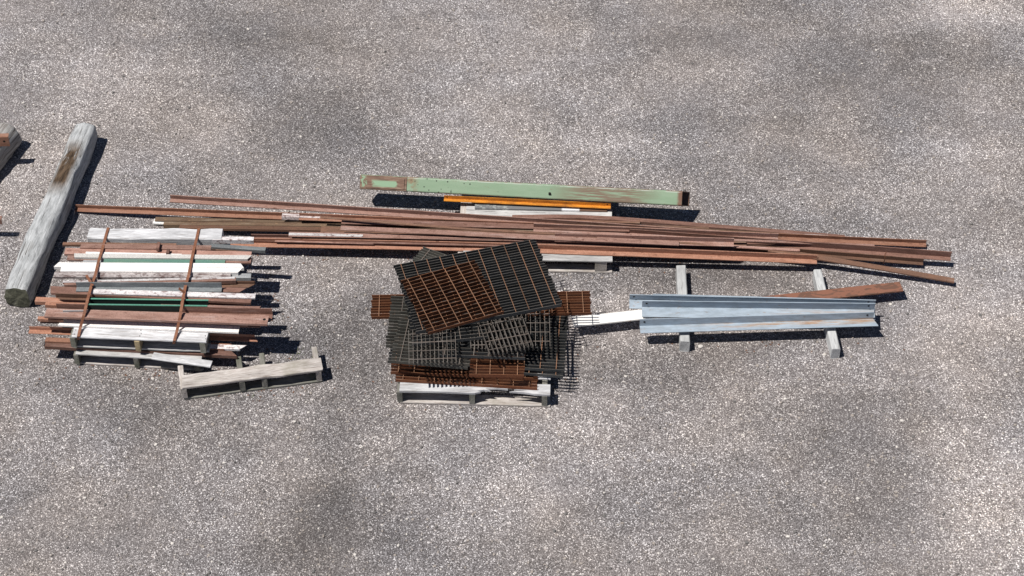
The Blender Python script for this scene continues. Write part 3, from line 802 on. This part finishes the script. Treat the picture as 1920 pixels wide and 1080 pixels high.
# ------------------------------------------------------------------ green tube, orange angle, plate by the back pallet
TUBE_L = (P(1277, 386.5, .155) - P(679, 355, .155)).length
def green_material(patch=False):
    m, N, L, b = new_mat('rusted_sleeve_paint' if patch else 'green_tube_paint', 0.55, 0, 0.35)
    tc = N.new('ShaderNodeTexCoord'); sp = N.new('ShaderNodeSeparateXYZ'); L.new(tc.outputs['Object'], sp.inputs[0])
    X = sp.outputs['X']
    n = noise(N, L, coords(N, L, (3, 14, 14), False), 1.5, 5, 0.6)
    c = mix(N, L, ramp(N, L, n, [(0.4, 0.0), (0.65, 1.0)]), (0.24, 0.34, 0.225), (0.275, 0.37, 0.255))
    s1 = noise(N, L, coords(N, L, (2.6, 60, 60), False, (1, 5, 3)), 1.3, 5, 0.7, 0.3)
    smear = math_n(N, L, 'MULTIPLY', band(N, L, X, 1.7, 2.36, 0.14), ramp(N, L, s1, [(0.42, 0.0), (0.5, 0.9)]))
    c = mix(N, L, smear, c, (0.2, 0.125, 0.09))
    s2 = noise(N, L, coords(N, L, (9, 9, 9), False, (3, 3, 8)), 1.6, 6, 0.7)
    lft = math_n(N, L, 'MULTIPLY', band(N, L, X, 0.37, 0.46, 0.03), ramp(N, L, s2, [(0.42, 0.0), (0.56, 0.9)]))
    c = mix(N, L, lft, c, (0.26, 0.17, 0.1))
    rgt = math_n(N, L, 'MULTIPLY', band(N, L, X, TUBE_L - .035, 9, 0.01), ramp(N, L, s2, [(0.3, 0.3), (0.5, 1.0)]))
    c = mix(N, L, rgt, c, (0.2, 0.11, 0.075))
    s3 = N.new('ShaderNodeTexVoronoi'); s3.inputs['Scale'].default_value = 26
    L.new(tc.outputs['Object'], s3.inputs['Vector'])
    rr = N.new('ShaderNodeSeparateColor'); L.new(s3.outputs['Color'], rr.inputs[0])
    sp_ = math_n(N, L, 'MULTIPLY', ramp(N, L, s3.outputs['Distance'], [(0.12, 1.0), (0.2, 0.0)]), ramp(N, L, rr.outputs[0], [(0.3, 0.0), (0.35, 1.0)]))
    sp_ = math_n(N, L, 'MULTIPLY', sp_, band(N, L, X, 0.42, 1.1, 0.1))
    c = mix(N, L, sp_, c, (0.03, 0.035, 0.028))
    s4 = noise(N, L, coords(N, L, (5, 30, 30), False, (7, 1, 1)), 2.0, 5, 0.7)
    c = mix(N, L, ramp(N, L, s4, [(0.64, 0.0), (0.7, 0.8)]), c, (0.24, 0.16, 0.11))
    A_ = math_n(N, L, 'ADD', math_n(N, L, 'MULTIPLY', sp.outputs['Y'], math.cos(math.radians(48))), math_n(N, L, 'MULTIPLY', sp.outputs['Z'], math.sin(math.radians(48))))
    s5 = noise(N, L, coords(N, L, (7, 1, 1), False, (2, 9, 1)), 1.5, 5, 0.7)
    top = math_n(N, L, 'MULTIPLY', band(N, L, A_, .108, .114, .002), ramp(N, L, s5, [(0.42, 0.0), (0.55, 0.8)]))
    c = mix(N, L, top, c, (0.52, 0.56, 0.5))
    rim = math_n(N, L, 'MULTIPLY', math_n(N, L, 'ADD', band(N, L, A_, -.02, .006, .003), band(N, L, A_, .115, .14, .002)), ramp(N, L, s5, [(0.45, 0.0), (0.56, 0.85)]))
    c = mix(N, L, rim, c, (0.22, 0.14, 0.1))
    if patch:
        wX = math_n(N, L, 'ADD', X, math_n(N, L, 'MULTIPLY', math_n(N, L, 'SUBTRACT', s2, .5), .16))
        wA = math_n(N, L, 'ADD', A_, math_n(N, L, 'MULTIPLY', math_n(N, L, 'SUBTRACT', s1, .5), .06))
        pm = math_n(N, L, 'MULTIPLY', band(N, L, wX, .1, .3, .008), band(N, L, wA, .03, .078, .006))
        pm = math_n(N, L, 'MAXIMUM', pm, math_n(N, L, 'MULTIPLY', band(N, L, wX, .012, .035, .006), band(N, L, wA, .02, .11, .006)))
        rust = ramp(N, L, s4, [(0.35, (0.12, 0.075, 0.055)), (0.5, (0.2, 0.115, 0.08)), (0.68, (0.3, 0.22, 0.16))])
        c = mix(N, L, pm, rust, (0.27, 0.4, 0.26))
    L.new(c, b.inputs['Base Color'])
    bump(N, L, b, s2, 0.15, 0.003)
    return m
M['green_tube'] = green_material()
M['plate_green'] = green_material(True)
def green_tube():
    s, t = .122, .008
    A, B = P(679, 355, .155), P(1277, 386.5, .155)     # lower corner line of the tube
    x = (B - A).normalized(); y = Vector((0, 0, 1)).cross(x).normalized(); z = x.cross(y)
    mw = Matrix((x, y, z)).transposed().to_4x4()
    ln = (B - A).length
    root = empty('square_tube', (A.x, A.y, .145))
    roll = math.radians(48)
    outer = [(0, 0), (s, 0), (s, s), (0, s)]
    rd = .012
    def rounded(o, r_):
        pts = []
        lo_, hi_ = o, s - o
        for cx, cy, a0 in ((lo_ + r_, lo_ + r_, 180), (hi_ - r_, lo_ + r_, 270), (hi_ - r_, hi_ - r_, 0), (lo_ + r_, hi_ - r_, 90)):
            for k in range(4):
                a = math.radians(a0 + 30 * k)
                pts.append((cx + r_ * math.cos(a), cy + r_ * math.sin(a)))
        return pts
    oo, ii = rounded(0, rd), rounded(t, rd * .5)
    n = len(oo)
    vs, fs = [], []
    for xx in (0, ln):
        for ring in (oo, ii):
            for (a, b_) in ring:
                yy = a * math.cos(roll) - b_ * math.sin(roll); zz = a * math.sin(roll) + b_ * math.cos(roll)
                vs.append((xx + (0.55 * (s - b_) if xx else 0), yy, zz))
    for j in range(n):
        j2 = (j + 1) % n
        fs.append((j, j2, 2 * n + j2, 2 * n + j))
        fs.append((n + j2, n + j, 3 * n + j, 3 * n + j2))
        fs.append((j2, j, n + j, n + j2))
        fs.append((2 * n + j, 2 * n + j2, 3 * n + j2, 3 * n + j))
    loc = mw.copy(); loc.translation = A - root.location
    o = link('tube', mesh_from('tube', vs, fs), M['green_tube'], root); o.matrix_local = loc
    # the face towards the camera is the b-axis side at a=0: local frame of that face
    fx = Vector((1, 0, 0)); fy = Vector((0, -math.sin(roll), math.cos(roll))); fn = Vector((0, -math.cos(roll), -math.sin(roll)))
    def on_face(name, x0, x1, v0, v1, h, mat):
        vsz, nn = [], 10
        for k, hh in enumerate((.0008, h)):
            for (xx, vv) in ((x0, v0), (x1, v0), (x1, v1), (x0, v1)):
                vsz.append(tuple(fx * xx + fy * vv + fn_out * hh))
        f_ = [(0, 1, 2, 3), (4, 7, 6, 5), (0, 4, 5, 1), (1, 5, 6, 2), (2, 6, 7, 3), (3, 7, 4, 0)]
        q = link(name, mesh_from(name, vsz, f_), M[mat], root); q.matrix_local = loc
        return q
    fn_out = Vector((0, -math.cos(roll), -math.sin(roll)))
    # visible faces: a=0 side faces (-cos, -sin) i.e. forward-down; b=s side faces (-sin, cos) i.e. forward-up
    fy = Vector((0, math.cos(roll), math.sin(roll))); base = Vector((0, -s * math.sin(roll), s * math.cos(roll)))
    fn_out = Vector((0, -math.sin(roll), math.cos(roll)))
    def plate(name, x0, x1, v0, v1, h0, h1, mat):
        vsz = []
        for hh in (h0, h1):
            for (xx, vv) in ((x0, v0), (x1, v0), (x1, v1), (x0, v1)):
                vsz.append(tuple(base + fx * xx + fy * vv + fn_out * hh))
        f_ = [(0, 1, 2, 3), (4, 7, 6, 5), (0, 4, 5, 1), (1, 5, 6, 2), (2, 6, 7, 3), (3, 7, 4, 0)]
        q = link(name, mesh_from(name, vsz, f_), M[mat], root); q.matrix_local = loc
        return q
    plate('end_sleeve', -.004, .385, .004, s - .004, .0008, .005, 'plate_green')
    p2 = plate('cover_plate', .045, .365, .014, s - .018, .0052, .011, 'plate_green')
    bo = link('bolt_head', box_mesh('bolt_head', .018, .018, .012), M['hole'], root)
    bo.matrix_local = loc @ Matrix.Translation(base + fx * 1.57 + fy * .045 + fn_out * .006)
    return tag(root, 'pale green square steel tube with rusty patched left end', 'steel tube')
green_tube()
oa = bar('steel_angle', 'bright orange angle lying in front of the green tube', 'steel angle', [(832, 376.5, .185), (1145, 391, .185)], 'LB', .035, .03, 'orange', wob=0)
disc_hole(oa, .025, .029, .017, .006, 'y'); disc_hole(oa, (P(1145, 391, .185) - P(832, 376.5, .185)).length - .03, .029, .017, .006, 'y')
def plate_mat():
    m, N, L, b = new_mat('patchwork_painted_plate', 0.6, 0, 0.3)
    tc = N.new('ShaderNodeTexCoord'); sp = N.new('ShaderNodeSeparateXYZ'); L.new(tc.outputs['Object'], sp.inputs[0])
    n = noise(N, L, coords(N, L, (14, 20, 20), False), 1.5, 5, 0.65)
    c = mix(N, L, ramp(N, L, n, [(0.5, 0.0), (0.58, 0.8)]), (0.17, 0.175, 0.18), (0.4, 0.42, 0.4))
    mid = band(N, L, sp.outputs['X'], 0.28, 0.75, 0.03)
    c = mix(N, L, mid, c, (0.18, 0.18, 0.185))
    c = mix(N, L, band(N, L, sp.outputs['X'], 0.72, 0.87, 0.008), c, (0.74, 0.75, 0.77))
    c = mix(N, L, band(N, L, sp.outputs['X'], 0.865, 2.0, 0.006), c, (0.17, 0.1, 0.07))
    L.new(c, b.inputs['Base Color'])
    return m
M['patch'] = plate_mat()
bar('steel_plate', 'grey plate with a white patch on the pallet behind the long beams', 'steel plate', [(890, 390.5, .158), (1138, 395.5, .158)], 'FL', .075, .012, 'patch', wob=0)

# ------------------------------------------------------------------ steel gratings
def grating(label, TL, TR, BL, z, nb, nr, along, mb, mr, th=.028, bt=.0035, rt=.005, jag=.006, edge=.0):
    zt = z if isinstance(z, tuple) else (z, z, z)
    a, b, c = P(*TL, zt[0]), P(*TR, zt[1]), P(*BL, zt[2])
    ux = (b - a); vx = (c - a)
    lu, lv = ux.length, vx.length
    x = ux.normalized(); n = vx.cross(ux).normalized()
    if n.z < 0: n = -n
    y = n.cross(x).normalized()              # points away; v runs along -y
    mw = Matrix((x, y, n)).transposed().to_4x4(); mw.translation = a
    root = bpy.data.objects.new('steel_grating', None); root.empty_display_size = .05
    C.objects.link(root)
    root.matrix_world = mw
    if along == 'u':
        meshes = [box_mesh('bearing_bar', lu, bt, th) for _ in range(1)]
        rod = box_mesh('cross_rod', rt, lv - .004, rt)
    else:
        meshes = [box_mesh('bearing_bar', bt, lv, th)]
        rod = box_mesh('cross_rod', lu - .004, rt, rt)
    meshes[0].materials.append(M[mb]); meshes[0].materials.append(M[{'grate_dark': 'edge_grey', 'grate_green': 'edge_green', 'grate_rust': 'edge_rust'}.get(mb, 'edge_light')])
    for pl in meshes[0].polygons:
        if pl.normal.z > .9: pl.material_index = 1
    for i in range(nb):
        s = i / (nb - 1)
        o = link('bearing_bar', meshes[0], M[mb], root)
        j = random.uniform(-jag, jag)
        if along == 'u': o.location = (lu / 2 + j, -lv * s, -th / 2)
        else: o.location = (lu * s, -lv / 2 + j, -th / 2)
        o.rotation_euler = (random.uniform(-.015, .015), 0, random.uniform(-.003, .003)) if along == 'u' else (0, random.uniform(-.015, .015), random.uniform(-.003, .003))
    m0 = edge if edge else .5 / max(nr, 1)
    for i in range(nr):
        s = m0 + (1 - 2 * m0) * i / max(nr - 1, 1)
        o = link('cross_rod', rod, M[mr], root)
        if along == 'u': o.location = (lu * s, -lv / 2, -rt / 2 + .0015)
        else: o.location = (lu / 2, -lv * s, -rt / 2 + .0015)
    return tag(root, label, 'grating')

grating('lowest rusty grating, its front edge on the splintered pallet board', (760, 596), (1018, 611), (747, 711), .172, 22, 9, 'u', 'grate_rust', 'rod_rust')
grating('rusty grating second from the bottom, poking out at the front left', (748, 588), (1008, 600), (730, 696), .203, 21, 9, 'u', 'grate_rust', 'rod_rust')
grating('dark grating low in the pile, its front right corner over the pallet', (968, 596), (1066, 603), (962, 697), .234, 19, 4, 'u', 'grate_dark', 'rod_rust')
grating('dark wide grating whose right edge overhangs the pallet', (745, 562), (1066, 578), (729, 676), .265, 22, 11, 'u', 'grate_dark', 'rod_rust')
grating('small rusty grating panel at the front middle of the pile', (882, 664), (984, 666), (878, 701), .296, 8, 4, 'u', 'grate_rust', 'rod_rust')
grating('long rusty grating sticking out at both sides of the pile', (697, 553), (1106, 546), (698, 593), .3, 9, 14, 'u', 'grate_rust', 'rod_rust')
grating('grey grating with stepped left edge, left side of the pile', (734, 555), (960, 562), (714, 646), .331, 17, 5, 'u', 'grate_green', 'rod_grey')
grating('grey green grating overlapping the left side grates', (757, 560), (900, 572), (741, 676), .362, 20, 4, 'u', 'grate_green', 'rod_grey')
grating('dark blunt grating with a blue grey front edge under the small grates', (830, 572), (990, 578), (800, 662), .393, 15, 6, 'u', 'grate_dark', 'rod_grey')
grating('rust brown open grate with near upright bars, right of the small grates', (968, 580), (1030, 580), (978, 648), .424, 8, 4, 'v', 'grate_light', 'rod_grey', .03)
grating('dark open grate with slanting bars between the two small grates', (880, 592), (935, 590), (858, 652), .424, 9, 5, 'v', 'grate_light', 'rod_grey', .03)
grating('grey green grating corner behind the top grating', (793, 462), (905, 503), (764, 498), .43, 10, 4, 'u', 'grate_green', 'rod_grey')
grating('dark narrow grating edge under the left of the top gratings', (759, 549), (900, 535), (800, 640), .47, 16, 4, 'u', 'grate_dark', 'rod_grey')
grating('small grey open grate at the front left of the pile', (766, 619), (853, 616), (771, 682), .47, 12, 4, 'v', 'grate_light', 'rod_grey', .03, .0032, .005, .002)
grating('small grey open grate turned clockwise at the front middle', (897, 603), (977, 588), (919, 664), .475, 11, 4, 'v', 'grate_light', 'rod_grey', .03, .0032, .005, .002)
grating('dark grating right beneath the top one, its edge barely showing', (768, 507), (986, 467), (822, 608), .5265, 20, 8, 'u', 'grate_dark', 'rod_grey', .03)
grating('rusty grating sandwiched under the two top sheets', (800, 530), (985, 498), (836, 600), .495, 14, 6, 'u', 'grate_rust', 'rod_rust', .026)
grating('large dark grating on top of the pile with rusty cross rods', (739, 497), (1004, 448), (799, 617), .56, 27, 11, 'u', 'grate_dark', 'rod_rust', .032, .0035, .004, .009)
grating('rust red grating lying on top of the large dark grating', (752, 526), (891, 488), (815, 619), .59, 17, 6, 'u', 'grate_rust', 'rod_rust', .026, .0032, .0045, .006)

# ------------------------------------------------------------------ blue grey angles on two timbers
timber('timber_bearer', 'weathered grey timber bearer under the left of the blue angles', 'timber', P(1277, 497, .112), P(1284.5, 640, .112), .076, .112, M['wood_timber'])
timber('timber_bearer', 'weathered grey timber bearer under the right of the blue angles', 'timber', P(1532.5, 504, .108), P(1568, 654.5, .108), .068, .108, M['wood_timber'])
def white_rust():
    m, N, L, b = new_mat('white_to_rust_bar', 0.6, 0, 0.3)
    tc = N.new('ShaderNodeTexCoord'); sp = N.new('ShaderNodeSeparateXYZ'); L.new(tc.outputs['Object'], sp.inputs[0])
    n = noise(N, L, coords(N, L, (9, 22, 22), False), 1.4, 6, 0.7)
    w = mix(N, L, ramp(N, L, n, [(0.6, 0.0), (0.7, 0.9)]), (0.82, 0.8, 0.77), (0.42, 0.21, 0.08))
    n2 = noise(N, L, coords(N, L, (4, 10, 10), False, (3, 6, 1)), 1.6, 5, 0.62, 1.2)
    r = mix(N, L, ramp(N, L, n2, [(0.46, 0.0), (0.5, 1.0)]), (0.15, 0.08, 0.056), (0.245, 0.112, 0.074))
    c = mix(N, L, band(N, L, sp.outputs['X'], 1.0, 9, 0.1), w, r)
    L.new(c, b.inputs['Base Color']); bump(N, L, b, n2, 0.3, 0.004)
    return m
M['white_rust'] = white_rust()
bar('steel_flat', 'flat bar, white at its left end and peeling rust at its right', 'steel bar', [(1076, 612, .127), (1694, 545, .124)], 'FL', .105, .012, 'white_rust', wob=0)
def blue_mat(name, rust):
    m, N, L, b = new_mat(name, 0.5, 0.0, 0.4)
    n = noise(N, L, coords(N, L, (2, 12, 12)), 1.6, 5, 0.6)
    c = mix(N, L, ramp(N, L, n, [(0.35, 0.0), (0.65, 1.0)]), (0.32, 0.385, 0.455), (0.375, 0.44, 0.51))
    if rust:
        tc = N.new('ShaderNodeTexCoord'); sp = N.new('ShaderNodeSeparateXYZ'); L.new(tc.outputs['Object'], sp.inputs[0])
        s = noise(N, L, coords(N, L, (2.2, 34, 34), True, (2, 2, 5)), 1.4, 6, 0.7, 0.4)
        k = math_n(N, L, 'MULTIPLY', band(N, L, sp.outputs['Y'], .028, .2, .015), band(N, L, sp.outputs['Z'], -.1, .012, .006))
        k = math_n(N, L, 'MULTIPLY', k, ramp(N, L, s, [(0.44, 0.0), (0.56, 0.85)]))
        k = math_n(N, L, 'MULTIPLY', k, band(N, L, sp.outputs['X'], .55 if rust == 1 else 1.2, 3, .3))
        c = mix(N, L, k, c, ramp(N, L, s, [(0.48, (0.5, 0.42, 0.34)), (0.6, (0.36, 0.19, 0.09))]))
    s2 = noise(N, L, coords(N, L, (12, 30, 30), True, (4, 4, 4)), 1.5, 4, 0.7)
    c = mix(N, L, ramp(N, L, s2, [(0.62, 0.0), (0.7, 0.7)]), c, (0.3, 0.2, 0.13))
    gr = noise(N, L, coords(N, L, (6, 22, 22), True, (8, 1, 3)), 1.4, 6, 0.7)
    c = mix(N, L, 1.0, c, ramp(N, L, gr, [(0.3, (0.74, 0.73, 0.71)), (0.6, (1.06, 1.06, 1.06))]), 'MULTIPLY')
    L.new(c, b.inputs['Base Color'])
    return m
M['blue'] = blue_mat('blue_grey_paint', 0); M['blue_r'] = blue_mat('blue_grey_rust_streaked', 1); M['blue_r2'] = blue_mat('blue_grey_rust_end', 2)
def blue(label, a, b, za, zb, w1, w2, mat, holes=True, skew=(0, 0), roll=.02):
    o = bar('steel_angle', label, 'steel angle', [(*a, za), (*b, zb)], 'LB', w1, w2, mat, .006, skew, roll, 0, None, 4)
    ln = (P(*a, za) - P(*b, zb)).length
    if holes:
        cr_, sr_ = math.cos(roll), math.sin(roll)
        for hx in (.035, ln - .05):
            hz = w2 * .62; hy = w1 - .006
            disc_hole(o, hx, hy * cr_ - hz * sr_ - .001, hy * sr_ + hz * cr_, .0085, 'y')
    return o
blue('rearmost blue grey angle, only its top edge showing', (1224, 574.5), (1641, 586), .134, .134, .074, .07, 'blue', False, (0, 0), .25)
blue('blue grey angle second from the back, its left end furthest out', (1180, 578), (1640, 588.5), .142, .142, .088, .068, 'blue', True, (0, 0), .26)
blue('blue grey angle in the middle with rust spots at its right end', (1204, 594), (1641, 599), .15, .15, .1, .08, 'blue_r2', True, (0, 0), .17)
blue('front blue grey angle with orange rust streaks along the fold', (1201, 624.5), (1640, 611), .158, .158, .082, .072, 'blue_r', True, (0, .03))

# ------------------------------------------------------------------ odd stones and weeds
def stone(label, px, py, r, seed):
    bm = bmesh.new(); bmesh.ops.create_icosphere(bm, subdivisions=2, radius=1)
    for v in bm.verts:
        k = 1 + .3 * mnoise.noise(v.co * 1.3 + Vector((seed, 0, 0)))
        v.co = Vector((v.co.x * r * 1.3 * k, v.co.y * r * k, max(v.co.z, -.5) * r * .6 * k))
    me = bpy.data.meshes.new('stone'); bm.to_mesh(me); bm.free()
    o = link('stone', me, bpy.data.materials['white_chip'])
    o.location = P(px, py) + Vector((0, 0, r * .28))
    tag(o, label, 'stone')
stone('white stone right of the left timber bearer', 1313, 650, .016, 1)
stone('pale stone on the open ground below the right timber', 1691, 789, .013, 3)
stone('pale stone on the open ground near the top', 1237, 42, .012, 5)
def weeds():
    vs, fs = [], []
    for (cx, cy, n, sp) in ((566, 672, 26, .05), (562, 664, 14, .04), (474, 737, 10, .03), (395, 664, 10, .04)):
        c = P(cx, cy)
        for i in range(n):
            x, y = c.x + random.gauss(0, sp), c.y + random.gauss(0, sp)
            a = random.uniform(0, 6.28); l = random.uniform(.015, .04); w = .003
            dx, dy = math.cos(a), math.sin(a)
            b0 = len(vs)
            vs += [(x - dy * w, y + dx * w, 0.001), (x + dy * w, y - dx * w, 0.001), (x + dx * l * .5, y + dy * l * .5, l * .8)]
            fs.append((b0, b0 + 1, b0 + 2))
    me = bpy.data.meshes.new('weeds'); me.from_pydata(vs, [], fs)
    m_, N, L, b = new_mat('weed_leaf', 0.8)
    n = noise(N, L, coords(N, L, (30, 30, 30), False), 1)
    L.new(ramp(N, L, n, [(0.3, (0.07, 0.1, 0.03)), (0.7, (0.16, 0.19, 0.07))]), b.inputs['Base Color'])
    o = link('weeds', me, m_); o['kind'] = 'stuff'; o['label'] = 'small weeds growing round the broken pallet'; o['category'] = 'weeds'
weeds()

# rust flakes and wood splinters shed round the piles
def litter():
    vs, fs, mi = [], [], []
    spots = [(280, 690, 190, 40, 90), (900, 700, 200, 70, 110), (600, 480, 250, 16, 40), (1300, 500, 240, 16, 40), (1420, 640, 240, 20, 30), (480, 735, 130, 22, 50), (520, 580, 40, 80, 40)]
    for (cx, cy, rx, ry, n) in spots:
        for i in range(n):
            p = P(cx + random.gauss(0, rx * .5), cy + random.gauss(0, ry * .5))
            k = random.choice((0, 0, 1))
            l, w, h = (random.uniform(.008, .022), random.uniform(.006, .014), .002) if k == 0 else (random.uniform(.02, .06), random.uniform(.003, .006), .003)
            a = random.uniform(0, 6.28); ca, sa = math.cos(a), math.sin(a)
            b0 = len(vs)
            for zz in (.0015, .0015 + h):
                for (x, y) in ((-l, -w), (l * random.uniform(.6, 1), -w * .6), (l, w), (-l * .7, w)):
                    x *= .5; y *= .5
                    vs.append((p.x + x * ca - y * sa, p.y + x * sa + y * ca, zz))
            for f in ((0, 1, 2, 3), (4, 7, 6, 5), (0, 4, 5, 1), (1, 5, 6, 2), (2, 6, 7, 3), (3, 7, 4, 0)):
                fs.append(tuple(b0 + q for q in f)); mi.append(k)
    me = bpy.data.meshes.new('litter'); me.from_pydata(vs, [], fs)
    me.materials.append(M['plate']); me.materials.append(M['wood_old'])
    me.polygons.foreach_set('material_index', mi)
    o = link('litter', me, None); o['kind'] = 'stuff'; o['category'] = 'litter'; o['label'] = 'rust flakes and wood splinters shed around the piles'
litter()
